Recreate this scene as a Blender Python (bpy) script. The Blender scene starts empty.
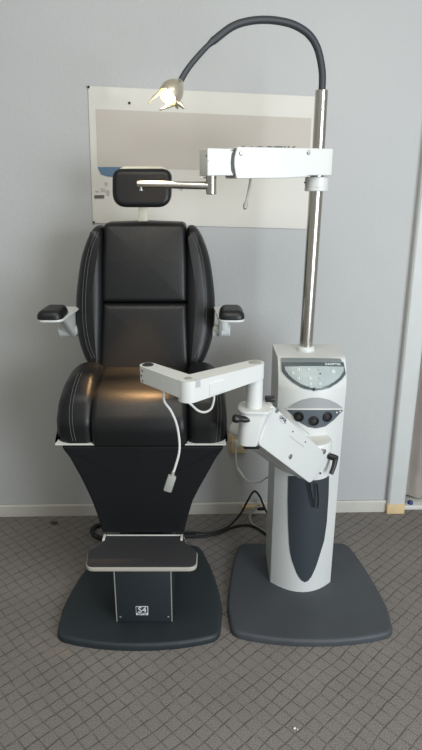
import bpy, bmesh, math, random
from mathutils import Vector, Matrix
from mathutils.bvhtree import BVHTree
random.seed(7)
PI = math.pi
scene = bpy.context.scene
COL = scene.collection
V = Vector

# ------------------------------------------------------------------ camera
CAM_H, TILT, FPX = 1.55, math.radians(18.1), 600.0
CT, ST = math.cos(TILT), math.sin(TILT)
cd = bpy.data.cameras.new('camera')
cam = bpy.data.objects.new('camera', cd)
COL.objects.link(cam)
cam.location = (0, 0, CAM_H)
cam.rotation_euler = (PI / 2 - TILT, 0, 0)
cd.sensor_fit = 'VERTICAL'
cd.sensor_height = 24
cd.sensor_width = 24
cd.lens = 24 * FPX / 750
scene.camera = cam
EYE = V((0, 0, CAM_H))

def ray(px, py):
    u = (px - 211) / FPX
    v = (375 - py) / FPX
    return V((u, CT + v * ST, -ST + v * CT))

def at(px, py, Y=None, z=None):
    """measured photo point -> metres, on the upright plane Y or the level z"""
    d = ray(px, py)
    k = Y / d.y if Y is not None else (z - CAM_H) / d.z
    return EYE + d * k

def on_plane(px, py, p0, n):
    d = ray(px, py)
    return EYE + d * ((p0 - EYE).dot(n) / d.dot(n))

def on_mesh(bvh, px, py):
    d = ray(px, py).normalized()
    loc, nor, i, dist = bvh.ray_cast(EYE, d)
    if loc is None:
        return None, None
    if nor.dot(d) > 0:
        nor = -nor
    return loc, nor

# ------------------------------------------------------------------ materials
def lin(c):
    return tuple(((x / 255) / 12.92 if x / 255 <= .04045 else ((x / 255 + .055) / 1.055) ** 2.4) for x in c) + (1,)

def mat(name, rgb, rough=.5, metal=0., bump=0., bscale=200., var=0., vscale=8., spec=.5, coat=0.):
    m = bpy.data.materials.new(name)
    m.use_nodes = True
    nt = m.node_tree
    b = nt.nodes['Principled BSDF']
    b.inputs['Base Color'].default_value = lin(rgb)
    b.inputs['Roughness'].default_value = rough
    b.inputs['Metallic'].default_value = metal
    b.inputs['Specular IOR Level'].default_value = spec
    b.inputs['Coat Weight'].default_value = coat
    tc = nt.nodes.new('ShaderNodeTexCoord')
    if var > 0:
        n = nt.nodes.new('ShaderNodeTexNoise')
        n.inputs['Scale'].default_value = vscale
        n.inputs['Detail'].default_value = 5
        nt.links.new(tc.outputs['Object'], n.inputs['Vector'])
        mr = nt.nodes.new('ShaderNodeMapRange')
        mr.inputs['From Min'].default_value = .3
        mr.inputs['From Max'].default_value = .7
        mr.inputs['To Min'].default_value = 1 - var
        mr.inputs['To Max'].default_value = 1 + var
        nt.links.new(n.outputs['Fac'], mr.inputs['Value'])
        hs = nt.nodes.new('ShaderNodeHueSaturation')
        hs.inputs['Color'].default_value = lin(rgb)
        nt.links.new(mr.outputs['Result'], hs.inputs['Value'])
        nt.links.new(hs.outputs['Color'], b.inputs['Base Color'])
    if bump > 0:
        n2 = nt.nodes.new('ShaderNodeTexNoise')
        n2.inputs['Scale'].default_value = bscale
        n2.inputs['Detail'].default_value = 3
        nt.links.new(tc.outputs['Object'], n2.inputs['Vector'])
        bp = nt.nodes.new('ShaderNodeBump')
        bp.inputs['Strength'].default_value = bump
        bp.inputs['Distance'].default_value = .002
        nt.links.new(n2.outputs['Fac'], bp.inputs['Height'])
        nt.links.new(bp.outputs['Normal'], b.inputs['Normal'])
    return m

M = {}
M['leather'] = mat('black_leather', (16, 17, 19), .43, bump=.16, bscale=150, spec=.42)
M['leather_dull'] = mat('black_vinyl', (20, 22, 25), .55, bump=.1, bscale=260, spec=.3)
M['thread'] = mat('grey_thread', (92, 94, 95), .8)
M['white'] = mat('white_enamel', (203, 205, 203), .38, var=.015)
M['white_edge'] = mat('white_plastic', (208, 208, 203), .45)
M['cream'] = mat('cream_plastic', (226, 220, 200), .45)
M['cap'] = mat('grey_cap', (150, 152, 146), .4)
M['darkcap'] = mat('dark_cap', (42, 44, 46), .4)
M['steel'] = mat('brushed_steel', (196, 192, 184), .24, metal=1., bump=.03, bscale=90)
M['screw'] = mat('screw_steel', (170, 172, 174), .3, metal=.8)
M['chair_base'] = mat('dark_teal_paint', (36, 44, 48), .55, var=.08, vscale=5)
M['stand_base'] = mat('slate_paint', (64, 68, 73), .6, var=.10, vscale=6)
M['slate'] = mat('slate_panel', (50, 58, 64), .5)
M['cover'] = mat('cover_panel', (38, 44, 49), .55)
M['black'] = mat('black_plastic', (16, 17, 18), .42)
M['rubber'] = mat('black_rubber', (22, 23, 24), .6)
M['mat'] = mat('rubber_mat', (46, 46, 49), .75, bump=.3, bscale=400)
M['gooseneck'] = mat('gooseneck_sleeve', (44, 48, 53), .55)
M['panel_frame'] = mat('panel_frame', (72, 82, 84), .4)
M['panel_top'] = mat('panel_brow', (112, 120, 120), .45)
M['panel_silver'] = mat('panel_silver', (158, 168, 168), .35, var=.05, vscale=30)
M['recess'] = mat('recess_grey', (150, 152, 154), .5)
M['socketpanel'] = mat('socket_panel', (82, 90, 96), .4)
M['keys'] = mat('key_grey', (186, 194, 193), .4)
M['print_white'] = mat('print_white', (225, 228, 230), .5)
M['print_dark'] = mat('print_dark', (52, 55, 68), .5)
M['groove'] = mat('groove_grey', (168, 170, 172), .6)
M['poster'] = mat('poster_vinyl', (207, 204, 196), .5, var=.02, vscale=6)
M['poster_band'] = mat('poster_band', (187, 180, 171), .55)
M['poster_blue'] = mat('poster_blue', (88, 116, 142), .5)
M['poster_grey'] = mat('poster_grey', (178, 174, 170), .5, var=.1, vscale=60)
M['poster_label'] = mat('poster_label', (92, 84, 80), .5)
M['beige'] = mat('aged_beige_plastic', (202, 184, 148), .5)
M['cord_white'] = mat('white_cord', (214, 214, 210), .5)
M['cord_grey'] = mat('grey_cord', (150, 150, 146), .5)
M['cloth'] = mat('curtain_cloth', (196, 188, 180), .9, var=.05, vscale=9)
M['raw_wood'] = mat('raw_wood', (212, 186, 142), .7, var=.08, vscale=30)
M['trim'] = mat('painted_trim', (196, 199, 197), .55, var=.03, vscale=12)
M['baseboard'] = mat('painted_baseboard', (192, 189, 181), .6, var=.05, vscale=10)
M['door'] = mat('painted_door', (170, 170, 165), .6)
M['rim'] = mat('footrest_rim', (168, 163, 153), .5)
M['blue'] = mat('blue_plastic', (44, 62, 120), .4)
M['lint'] = mat('grey_lint', (64, 62, 60), .9)
M['reflector'] = mat('lamp_metal', (190, 182, 165), .3, metal=.7)

def emis(name, rgb, s):
    m = bpy.data.materials.new(name)
    m.use_nodes = True
    b = m.node_tree.nodes['Principled BSDF']
    b.inputs['Base Color'].default_value = lin(rgb)
    b.inputs['Emission Color'].default_value = lin(rgb)
    b.inputs['Emission Strength'].default_value = s
    return m
M['bulb'] = emis('lit_bulb', (255, 222, 160), 16)

def wall_mat():
    m = mat('painted_wall', (180, 181, 181), .75, var=.02, vscale=3, bump=.55, bscale=70)
    return m
M['wall'] = wall_mat()

def carpet_mat():
    m = bpy.data.materials.new('diamond_carpet')
    m.use_nodes = True
    nt = m.node_tree
    N, L = nt.nodes, nt.links
    b = N['Principled BSDF']
    b.inputs['Roughness'].default_value = .95
    b.inputs['Specular IOR Level'].default_value = .1
    tc = N.new('ShaderNodeTexCoord')
    wob = N.new('ShaderNodeTexNoise')
    wob.inputs['Scale'].default_value = 7
    wob.inputs['Detail'].default_value = 3
    L.new(tc.outputs['Object'], wob.inputs['Vector'])
    sub = N.new('ShaderNodeVectorMath'); sub.operation = 'SUBTRACT'
    L.new(wob.outputs['Color'], sub.inputs[0])
    sub.inputs[1].default_value = (.5, .5, .5)
    scl = N.new('ShaderNodeVectorMath'); scl.operation = 'SCALE'
    scl.inputs['Scale'].default_value = .024
    L.new(sub.outputs[0], scl.inputs[0])
    add = N.new('ShaderNodeVectorMath'); add.operation = 'ADD'
    L.new(tc.outputs['Object'], add.inputs[0]); L.new(scl.outputs[0], add.inputs[1])
    mp = N.new('ShaderNodeMapping')
    mp.inputs['Rotation'].default_value = (0, 0, math.radians(46))
    L.new(add.outputs[0], mp.inputs['Vector'])
    sx = N.new('ShaderNodeSeparateXYZ'); L.new(mp.outputs[0], sx.inputs[0])
    def math_(op, a, bv=None, clamp=False):
        n = N.new('ShaderNodeMath'); n.operation = op; n.use_clamp = clamp
        for i, x in enumerate((a, bv)):
            if x is None: continue
            if isinstance(x, (int, float)): n.inputs[i].default_value = x
            else: L.new(x, n.inputs[i])
        return n.outputs[0]
    def line(sock, pitch, w):
        f = math_('FRACT', math_('DIVIDE', sock, pitch))
        d = math_('ABSOLUTE', math_('SUBTRACT', f, .5))       # 0 at the line
        mr = N.new('ShaderNodeMapRange')
        mr.inputs['From Min'].default_value = w * .35 / pitch
        mr.inputs['From Max'].default_value = w / pitch
        mr.inputs['To Min'].default_value = 1
        mr.inputs['To Max'].default_value = 0
        L.new(d, mr.inputs['Value'])
        return mr.outputs[0]
    la = line(sx.outputs['X'], .0425, .0036)
    lb = line(sx.outputs['Y'], .0425, .0036)
    # broken stitches along one family, uneven strength along both
    dash = N.new('ShaderNodeTexNoise'); dash.inputs['Scale'].default_value = 26; dash.inputs['Detail'].default_value = 4
    L.new(tc.outputs['Object'], dash.inputs['Vector'])
    dm = N.new('ShaderNodeMapRange')
    dm.inputs['From Min'].default_value = .34; dm.inputs['From Max'].default_value = .58
    dm.inputs['To Min'].default_value = .35; dm.inputs['To Max'].default_value = 1
    L.new(dash.outputs['Fac'], dm.inputs['Value'])
    st = math_('FRACT', math_('DIVIDE', sx.outputs['X'], .0075))
    st2 = math_('ADD', math_('MULTIPLY', math_('GREATER_THAN', st, .45), .7), .3)
    lines = math_('MULTIPLY', math_('MAXIMUM', la, math_('MULTIPLY', lb, st2)), dm.outputs[0], True)
    fine = N.new('ShaderNodeTexNoise'); fine.inputs['Scale'].default_value = 260; fine.inputs['Detail'].default_value = 2
    L.new(tc.outputs['Object'], fine.inputs['Vector'])
    big = N.new('ShaderNodeTexNoise'); big.inputs['Scale'].default_value = 3.5; big.inputs['Detail'].default_value = 4
    L.new(tc.outputs['Object'], big.inputs['Vector'])
    val = math_('ADD', math_('MULTIPLY', fine.outputs['Fac'], 1.5), math_('ADD', math_('MULTIPLY', big.outputs['Fac'], .4), .05))
    hs = N.new('ShaderNodeHueSaturation')
    hs.inputs['Color'].default_value = lin((125, 120, 116))
    L.new(val, hs.inputs['Value'])
    mx = N.new('ShaderNodeMix'); mx.data_type = 'RGBA'
    L.new(math_('MULTIPLY', lines, .65), mx.inputs['Factor'])
    L.new(hs.outputs['Color'], mx.inputs['A'])
    mx.inputs['B'].default_value = lin((66, 64, 61))
    L.new(mx.outputs['Result'], b.inputs['Base Color'])
    bp = N.new('ShaderNodeBump'); bp.inputs['Strength'].default_value = .5; bp.inputs['Distance'].default_value = .003
    L.new(math_('SUBTRACT', fine.outputs['Fac'], math_('MULTIPLY', lines, .6)), bp.inputs['Height'])
    L.new(bp.outputs['Normal'], b.inputs['Normal'])
    return m
M['carpet'] = carpet_mat()

# ------------------------------------------------------------------ object helpers
BASE = {}
def tag(o, label=None, cat=None, group=None, kind=None):
    if label: o['label'] = label
    if cat: o['category'] = cat
    if group: o['group'] = group
    if kind: o['kind'] = kind
    return o

def thing(name, label, cat, loc):
    o = bpy.data.objects.new(name, None)
    o.empty_display_size = .1
    COL.objects.link(o)
    o.location = loc
    BASE[o.name] = V(loc)
    return tag(o, label, cat)

def obj(name, bm, m, parent=None, label=None, angle=38, flat=False):
    """link a bmesh drawn in metres as ONE mesh object (child of parent)"""
    bmesh.ops.recalc_face_normals(bm, faces=bm.faces[:])
    me = bpy.data.meshes.new(name)
    base = V((0, 0, 0))
    if parent is not None:
        base = BASE[parent.name]
    else:
        zs = [v.co.z for v in bm.verts]
        c = sum((v.co for v in bm.verts), V((0, 0, 0))) / max(1, len(bm.verts))
        base = V((c.x, c.y, min(zs)))
    bmesh.ops.translate(bm, verts=bm.verts[:], vec=-base)
    bm.to_mesh(me)
    bm.free()
    if not flat:
        me.shade_smooth()
        me.set_sharp_from_angle(angle=math.radians(angle))
    me.materials.append(M[m])
    o = bpy.data.objects.new(name, me)
    COL.objects.link(o)
    BASE[o.name] = base
    if parent is not None:
        o.parent = parent
    else:
        o.location = base
    if label: o['label'] = label
    return o

def NB(): return bmesh.new()

def add(bm, tmp, mtx=None):
    if mtx is not None:
        bmesh.ops.transform(tmp, matrix=mtx, verts=tmp.verts[:])
    me = bpy.data.meshes.new('tmp')
    tmp.to_mesh(me); tmp.free()
    bm.from_mesh(me)
    bpy.data.meshes.remove(me)

def frame(o, x, y, z):
    m = Matrix.Identity(4)
    for i in range(3):
        m[i][0], m[i][1], m[i][2], m[i][3] = x[i], y[i], z[i], o[i]
    return m

def box(bm, c, s, bev=.004, seg=2, mtx=None):
    t = bmesh.new()
    bmesh.ops.create_cube(t, size=1)
    bmesh.ops.scale(t, vec=s, verts=t.verts[:])
    if bev > 0:
        bmesh.ops.bevel(t, geom=t.edges[:], offset=min(bev, min(s) * .49), segments=seg, affect='EDGES', profile=.5)
    bmesh.ops.translate(t, vec=c, verts=t.verts[:])
    add(bm, t, mtx)
    return bm

def spline(pts, n=8, closed=False):
    P = [V(p) for p in pts]
    out = []
    cnt = len(P)
    for i in range(cnt if closed else cnt - 1):
        if closed:
            p0, p1, p2, p3 = P[i - 1], P[i], P[(i + 1) % cnt], P[(i + 2) % cnt]
        else:
            p0 = P[i - 1] if i else P[0] * 2 - P[1]
            p1, p2 = P[i], P[i + 1]
            p3 = P[i + 2] if i + 2 < cnt else P[-1] * 2 - P[-2]
        for k in range(n):
            t = k / n
            out.append(.5 * ((2 * p1) + (p2 - p0) * t + (2 * p0 - 5 * p1 + 4 * p2 - p3) * t * t + (3 * p1 - p0 - 3 * p2 + p3) * t ** 3))
    if not closed: out.append(P[-1])
    return out

def tube(bm, pts, r, seg=12, cap=True):
    P = [V(p) for p in pts]
    n = len(P)
    R = r if isinstance(r, (list, tuple)) else [r] * n
    rings = []
    up = None
    for i in range(n):
        d = (P[min(i + 1, n - 1)] - P[max(i - 1, 0)]).normalized()
        if up is None:
            up = V((0, 0, 1)) if abs(d.z) < .9 else V((1, 0, 0))
        side = d.cross(up).normalized()
        up = side.cross(d).normalized()
        rings.append([bm.verts.new(P[i] + (side * math.cos(a) + up * math.sin(a)) * R[i]) for a in [2 * PI * k / seg for k in range(seg)]])
    for a, b in zip(rings, rings[1:]):
        for k in range(seg):
            bm.faces.new((a[k], a[(k + 1) % seg], b[(k + 1) % seg], b[k]))
    if cap:
        bm.faces.new(rings[0][::-1]); bm.faces.new(rings[-1])
    return bm

def lathe(bm, prof, o, axis, seg=28):
    """prof: (r, h) along axis from o"""
    axis = V(axis).normalized()
    u = axis.orthogonal().normalized(); w = axis.cross(u)
    rings = []
    for r, h in prof:
        rings.append([bm.verts.new(V(o) + axis * h + (u * math.cos(a) + w * math.sin(a)) * max(r, 1e-4)) for a in [2 * PI * k / seg for k in range(seg)]])
    for a, b in zip(rings, rings[1:]):
        for k in range(seg):
            bm.faces.new((a[k], a[(k + 1) % seg], b[(k + 1) % seg], b[k]))
    bm.faces.new(rings[0][::-1]); bm.faces.new(rings[-1])
    return bm

def cyl(bm, a, b, r, seg=28, bev=.0015):
    a, b = V(a), V(b)
    h = (b - a).length
    return lathe(bm, [(r - bev, 0), (r, bev), (r, h - bev), (r - bev, h)], a, b - a, seg)

def fillet(poly, rad, n=6):
    """2-D polygon with rounded corners"""
    out = []
    c = len(poly)
    for i, p in enumerate(poly):
        r = rad[i] if isinstance(rad, (list, tuple)) else rad
        p = V((p[0], p[1]))
        a = V(poly[i - 1][:2]) - p; b = V(poly[(i + 1) % c][:2]) - p
        if r <= 0:
            out.append(p); continue
        la, lb = a.length, b.length
        a.normalize(); b.normalize()
        ang = a.angle(b)
        t = min(r / math.tan(ang / 2), la * .48, lb * .48)
        p0, p1 = p + a * t, p + b * t
        for k in range(n + 1):
            s = k / n
            out.append(p0 * (1 - s) ** 2 + p * 2 * s * (1 - s) + p1 * s * s)
    return out

def inset(poly, d):
    n = len(poly)
    area = sum(poly[i - 1].x * poly[i].y - poly[i].x * poly[i - 1].y for i in range(n))
    sg = 1 if area > 0 else -1
    out = []
    for i in range(n):
        e0 = poly[i] - poly[i - 1]; e1 = poly[(i + 1) % n] - poly[i]
        nn = V((0, 0))
        for e in (e0, e1):
            if e.length > 1e-9:
                e = e.normalized()
                nn += V((-e.y, e.x)) * sg
        nn.normalize()
        out.append(poly[i] + nn * d)
    return out

def pillow(bm, poly, mapf, t0, t1, r0, r1, puff0=0., puff1=0., steps=5):
    """closed outline swept from t0 to t1 with rounded rims (r0, r1) and crowned ends"""
    poly = [V((p[0], p[1])) for p in poly]
    levels = []
    for k in range(steps + 1):
        a = PI / 2 * k / steps
        levels.append((t0 + r0 * (1 - math.sin(a)), r0 * (1 - math.cos(a))) if False else (t0 + r0 * (1 - math.cos(a)), r0 * (1 - math.sin(a))))
    for k in range(steps + 1):
        a = PI / 2 * (1 - k / steps)
        levels.append((t1 - r1 * (1 - math.cos(a)), r1 * (1 - math.sin(a))))
    rings = []
    for t, d in levels:
        q = inset(poly, d) if d > 1e-6 else poly
        rings.append([bm.verts.new(mapf(p.x, p.y, t)) for p in q])
    n = len(poly)
    def join(a, b):
        for k in range(n):
            bm.faces.new((a[k], a[(k + 1) % n], b[(k + 1) % n], b[k]))
    for a, b in zip(rings, rings[1:]): join(a, b)
    for end, t, r, pf, sg in ((rings[0], t0, r0, puff0, -1), (rings[-1], t1, r1, puff1, 1)):
        q = inset(poly, r) if r > 1e-6 else poly
        c = sum(q, V((0, 0))) / n
        prev = end
        for s in (.93, .84, .74, .63, .52, .40, .28, .15):
            ring = [bm.verts.new(mapf(*(c + (p - c) * s), t)) for p in q]
            join(prev, ring); prev = ring
        m = bm.verts.new(mapf(c.x, c.y, t))
        for k in range(n): bm.faces.new((prev[k], prev[(k + 1) % n], m))
    return bm

XY = lambda u, v, t: V((u, v, t))
XZ = lambda u, v, t: V((u, t, v))
YZ = lambda u, v, t: V((t, u, v))

def grid_decal(bm, bvh, top, bot, nu, nv, off=.0015, plane=None):
    """thin skin lying on a surface between two measured edges"""
    def samp(pl, s):
        f = s * (len(pl) - 1); i = min(int(f), len(pl) - 2); f -= i
        return V(pl[i]) * (1 - f) + V(pl[i + 1]) * f
    g = []
    for i in range(nu + 1):
        a, b = samp(top, i / nu), samp(bot, i / nu)
        row = []
        for j in range(nv + 1):
            p = a.lerp(b, j / nv)
            if plane: loc, nor = on_plane(p.x, p.y, *plane), plane[1]
            else: loc, nor = on_mesh(bvh, p.x, p.y)
            row.append((loc, nor))
        g.append(row)
    for up in (off, -.001):
        vs = [[bm.verts.new(l + n * up) if l is not None else None for l, n in row] for row in g]
        for i in range(nu):
            for j in range(nv):
                f = (vs[i][j], vs[i + 1][j], vs[i + 1][j + 1], vs[i][j + 1])
                if None not in f: bm.faces.new(f)
        if up == off: A = vs
    B = vs
    edge = [(i, 0) for i in range(nu + 1)] + [(nu, j) for j in range(1, nv + 1)] + [(i, nv) for i in range(nu - 1, -1, -1)] + [(0, j) for j in range(nv - 1, 0, -1)]
    for (a, b) in zip(edge, edge[1:] + edge[:1]):
        f = (A[a[0]][a[1]], A[b[0]][b[1]], B[b[0]][b[1]], B[a[0]][a[1]])
        if None not in f:
            try: bm.faces.new(f)
            except ValueError: pass
    bmesh.ops.remove_doubles(bm, verts=bm.verts[:], dist=1e-6)
    return bm

def letters(name, body, size, mtx, m, parent, ext=.0006, sx=1.):
    cu = bpy.data.curves.new(name, 'FONT')
    cu.body = body; cu.size = size; cu.extrude = ext
    cu.align_x = 'CENTER'; cu.align_y = 'CENTER'; cu.resolution_u = 3
    to = bpy.data.objects.new(name + '_src', cu)
    COL.objects.link(to)
    bpy.context.view_layer.update()
    me = bpy.data.meshes.new_from_object(to.evaluated_get(bpy.context.evaluated_depsgraph_get()))
    bpy.data.objects.remove(to)
    bm = bmesh.new(); bm.from_mesh(me); bpy.data.meshes.remove(me)
    bmesh.ops.scale(bm, vec=(sx, 1, 1), verts=bm.verts[:])
    bmesh.ops.transform(bm, matrix=mtx, verts=bm.verts[:])
    return obj(name, bm, m, parent, flat=True)

def bvh_of(o):
    base = BASE[o.name]
    me = o.data
    return BVHTree.FromPolygons([v.co + base for v in me.vertices], [tuple(p.vertices) for p in me.polygons])

# ------------------------------------------------------------------ the room
WA = math.radians(1.4)
W0 = V((0, 2.578, 0))
WX = V((math.cos(WA), math.sin(WA), 0))      # along the back wall
WN = V((math.sin(WA), -math.cos(WA), 0))     # out of the wall, to the room
def W(u, off, z): return W0 + WX * u + WN * off + V((0, 0, z))
WM = frame(W0, WX, -WN, V((0, 0, 1)))        # local x along, y into wall
def onwall(px, py, off=0.):
    return on_plane(px, py, W0 + WN * off, WN)

def struct(name, bm, m, flat=False):
    o = obj(name, bm, m, flat=flat)
    o['kind'] = 'structure'
    return o

b = NB(); box(b, (0, .9, -.05), (7, 5.2, .1), 0); struct('floor', b, 'carpet', True)
b = NB(); box(b, (-1.32, .06, 1.35), (4.36, .12, 2.7), 0, mtx=WM); struct('wall_back', b, 'wall', True)
b = NB(); box(b, (2.34, .06, 1.35), (1.1, .12, 2.7), 0, mtx=WM); struct('wall_back_right', b, 'wall', True)
# baseboard, to the left of the casing
b = NB()
pillow(b, fillet([(0, 0), (0, .056), (-.008, .062), (-.014, .054), (-.014, 0)], [0, .002, .002, .003, 0], 3), lambda u, v, t: W(t, -u, v), -3.5, .856, .0005, .0005)
struct('baseboard_back', b, 'baseboard')
# door casing with a bare wood foot
b = NB()
pillow(b, fillet([(.856, -.002), (.856, .026), (.864, .034), (.933, .03), (.941, .024), (.941, -.002)], [0, .004, .006, .004, .004, 0], 4), lambda u, v, t: W(u, v, t), .052, 2.7, .0005, .0005)
struct('trim_1', b, 'trim')
b = NB(); box(b, (.897, -.015, .026), (.086, .04, .052), .003, mtx=WM); struct('trim_2', b, 'raw_wood')
# jamb behind the casing and the closed door behind the curtain
b = NB(); box(b, (.89, .085, 1.35), (.06, .16, 2.7), .002, mtx=WM); struct('trim_3', b, 'trim')
b = NB(); box(b, (1.35, .19, 1.35), (1.1, .04, 2.7), .002, mtx=WM); struct('door_1', b, 'door')
b = NB(); box(b, (1.37, .05, .012), (.86, .10, .024), .004, mtx=WM); struct('trim_4', b, 'white_edge')

# curtain hanging in the doorway
b = NB()
nx, nz = 90, 30
vs = []
for i in range(nx + 1):
    u = .945 + .80 * i / nx
    row = []
    for j in range(nz + 1):
        z = .035 + 2.45 * j / nz
        k = 1 - j / nz
        fold = .018 * math.sin(u * 62 + .6 * math.sin(z * 2.2)) + .012 * math.sin(u * 27 + 1.3 + z * .8)
        bunch = .02 * math.exp(-((z - .10) / .08) ** 2) * math.sin(u * 30 + z * 45)
        row.append(b.verts.new(W(u, -.085 + fold + bunch + .03 * k * k * .5, z)))
    vs.append(row)
for i in range(nx):
    for j in range(nz):
        b.faces.new((vs[i][j], vs[i + 1][j], vs[i + 1][j + 1], vs[i][j + 1]))
bmesh.ops.solidify(b, geom=b.faces[:], thickness=.003)
tag(obj('curtain', b, 'cloth', angle=80), 'pale beige cloth curtain hanging in the doorway beside the grey casing', 'curtain')
b = NB(); p = at(411, 509, z=.032)
p = W(.985, -.018, .024)
lathe(b, [(.012, 0), (.013, .002), (.013, .012), (.010, .016), (.002, .017)], p, (0, 0, 1), 16)
tag(obj('bottle_cap', b, 'blue'), 'tiny blue cap on the white door sill below the curtain', 'cap')

# ------------------------------------------------------------------ poster
PO = .004
t = thing('poster', 'white vinyl poster with beige band pinned to wall behind the chair', 'poster', onwall(200, 225))
def poster_pt(s, r):
    c = [(88, 86), (316, 96.5), (309.5, 229), (93, 223)]
    p = (V(c[0]) * (1 - s) + V(c[1]) * s) * (1 - r) + (V(c[3]) * (1 - s) + V(c[2]) * s) * r
    off = PO + .0015 * math.sin(s * 7 + r * 2) ** 2 * (r * .6 + .4)
    off += .005 * math.exp(-((s - .10) / .07) ** 2 - ((r - .05) / .05) ** 2) * (1 + math.sin(s * 70 + r * 30))
    return onwall(p.x, p.y, off)
def poster_sheet(bm, s0, s1, r0, r1, nu, nv, lift):
    g = []
    for L in (lift, lift - .0012):
        rows = [[bm.verts.new(poster_pt(s0 + (s1 - s0) * i / nu, r0 + (r1 - r0) * j / nv) + WN * L) for j in range(nv + 1)] for i in range(nu + 1)]
        for i in range(nu):
            for j in range(nv):
                bm.faces.new((rows[i][j], rows[i + 1][j], rows[i + 1][j + 1], rows[i][j + 1]))
        g.append(rows)
    A, B = g
    edge = [(i, 0) for i in range(nu + 1)] + [(nu, j) for j in range(1, nv + 1)] + [(i, nv) for i in range(nu - 1, -1, -1)] + [(0, j) for j in range(nv - 1, 0, -1)]
    for a, c in zip(edge, edge[1:] + edge[:1]):
        bm.faces.new((A[a[0]][a[1]], A[c[0]][c[1]], B[c[0]][c[1]], B[a[0]][a[1]]))
b = NB(); poster_sheet(b, 0, 1, 0, 1, 40, 24, 0); obj('sheet', b, 'poster', t, angle=60)
b = NB(); poster_sheet(b, .03, .985, .165, .585, 36, 12, .0013); obj('printed_band', b, 'poster_band', t, 'plain beige band printed across the poster', angle=60)
wm = lambda px, py, off=.0075: onwall(px, py, off)
def wall_poly(pts, m, name, label=None, off=.0078):
    b = NB()
    pp = [onwall(x, y, off) for x, y in pts]
    A = [b.verts.new(p) for p in pp]; B = [b.verts.new(p - WN * .003) for p in pp]
    b.faces.new(A); b.faces.new(B[::-1])
    n = len(A)
    for k in range(n): b.faces.new((A[k], A[(k + 1) % n], B[(k + 1) % n], B[k]))
    return obj(name, b, m, t, label, flat=True)
wall_poly([(97.5, 167), (125, 167), (124, 174), (116, 177), (108, 176.5), (101, 174.5)], 'poster_blue', 'printed_picture', 'blue printed shape')
wall_poly([(94.2, 195.2), (104.4, 195), (104, 198.3), (94.4, 198.6)], 'poster_label', 'printed_label', 'small dark printed bar')
for (x, y, w_, h_) in ((106, 184, 3, 4), (103, 190, 5, 4), (108, 193, 4, 6), (97, 191.5, 4, 2.4)):
    wall_poly([(x - w_ / 2, y - h_ / 2), (x + w_ / 2, y - h_ / 2 + .6), (x + w_ / 2 - .5, y + h_ / 2), (x - w_ / 2 + .7, y + h_ / 2 - .5)], 'poster_grey', 'printed_sketch')
letters('lettering', 'S4OPTIK', .055, frame(onwall(268, 151.8, .0085), WX, V((0, 0, 1)), WN), 'poster_label', t, sx=1.1)
mt = frame(onwall(190, 186.6, .0085), WX, V((0, 0, 1)), WN)
letters('lettering', 'dynamics', .030, mt, 'poster_label', t, sx=.95)
for (x, y) in ((88.6, 87), (93.8, 222.2), (129.5, 103)):
    b = NB(); lathe(b, [(.004, 0), (.005, .002), (.004, .006), (.001, .008)], onwall(x, y, .006), WN, 12)
    obj('pin', b, 'black', t)

# ------------------------------------------------------------------ chair
CX = -.236
t = thing('examination_chair', 'black leather reclining examination chair with white armrest brackets on a dark floor base', 'chair', (CX, 2.0, 0))
# base plate
def base_outline(cx, hw_f, hw_r, yf, yc, yr, bul, rr):
    ks = (1, .75, .5, .25, 0, -.25, -.5, -.75, -1)
    front = [(cx + hw_f * .955 * k, yf + bul * abs(k) ** 2.2) for k in ks]
    side = [(hw_f - (hw_f - hw_r) * q ** 2.0, yc + (yr - yc) * q) for q in (1, .85, .7, .55, .4, .28, .17)]
    poly = [(cx - x, y) for x, y in side[:1]] + [(cx + x, y) for x, y in side] + front + [(cx - x, y) for x, y in side[:0:-1]]
    return fillet(poly, [rr] + [rr] + [.05] * 6 + [.10] + [.04] * 7 + [.10] + [.05] * 6, 6)
b = NB(); pillow(b, base_outline(-.257, .302, .205, 1.672, 1.78, 2.27, .048, .10), XY, 0, .027, .002, .012); base = obj('base_plate', b, 'chair_base', t)
# lift housing with front cover plate
b = NB(); box(b, (-.24, 1.955, .17), (.195, .33, .29), .006); lift = obj('lift_housing', b, 'chair_base', t)
b = NB(); box(b, (-.2405, 1.7865, .172), (.194, .005, .286), .0015); cov = obj('cover_plate', b, 'cover', lift)
for s in (-1, 1):
    b = NB(); box(b, (-.2405 + s * .0995, 1.7875, .172), (.004, .008, .286), .001); obj('edge_strip', b, 'cap', lift)
for sx in (-1, 1):
    for z in (.05, .255):
        b = NB(); lathe(b, [(.0042, 0), (.0042, .0015), (.002, .0028)], (-.2405 + sx * .086, 1.784, z), (0, -1, 0), 12); obj('screw', b, 'screw', lift)
# maker's plate: white square, dark mark, lettering bar
lc = at(142, 610.7, Y=1.7835)
b = NB(); box(b, (lc.x, 1.7835, lc.z), (.044, .002, .038), .0008, 1); obj('badge', b, 'print_white', lift)
b = NB(); box(b, (lc.x, 1.7822, lc.z + .0045), (.040, .0015, .026), .0005, 1); obj('badge_field', b, 'slate', lift)
mt = frame(V((lc.x + .001, 1.7810, lc.z + .0045)), V((1, 0, 0)), V((0, 0, 1)), V((0, -1, 0)))
letters('badge_mark', 'S4', .034, mt, 'print_white', lift, sx=.95)
mt = frame(V((lc.x, 1.7822, lc.z - .0137)), V((1, 0, 0)), V((0, 0, 1)), V((0, -1, 0)))
letters('lettering', 'OPTIK', .0105, mt, 'slate', lift, sx=1.15)
# column hidden behind the leg rest
b = NB(); box(b, (CX, 2.06, .50), (.16, .16, .42), .01); obj('lift_column', b, 'chair_base', t)
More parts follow.
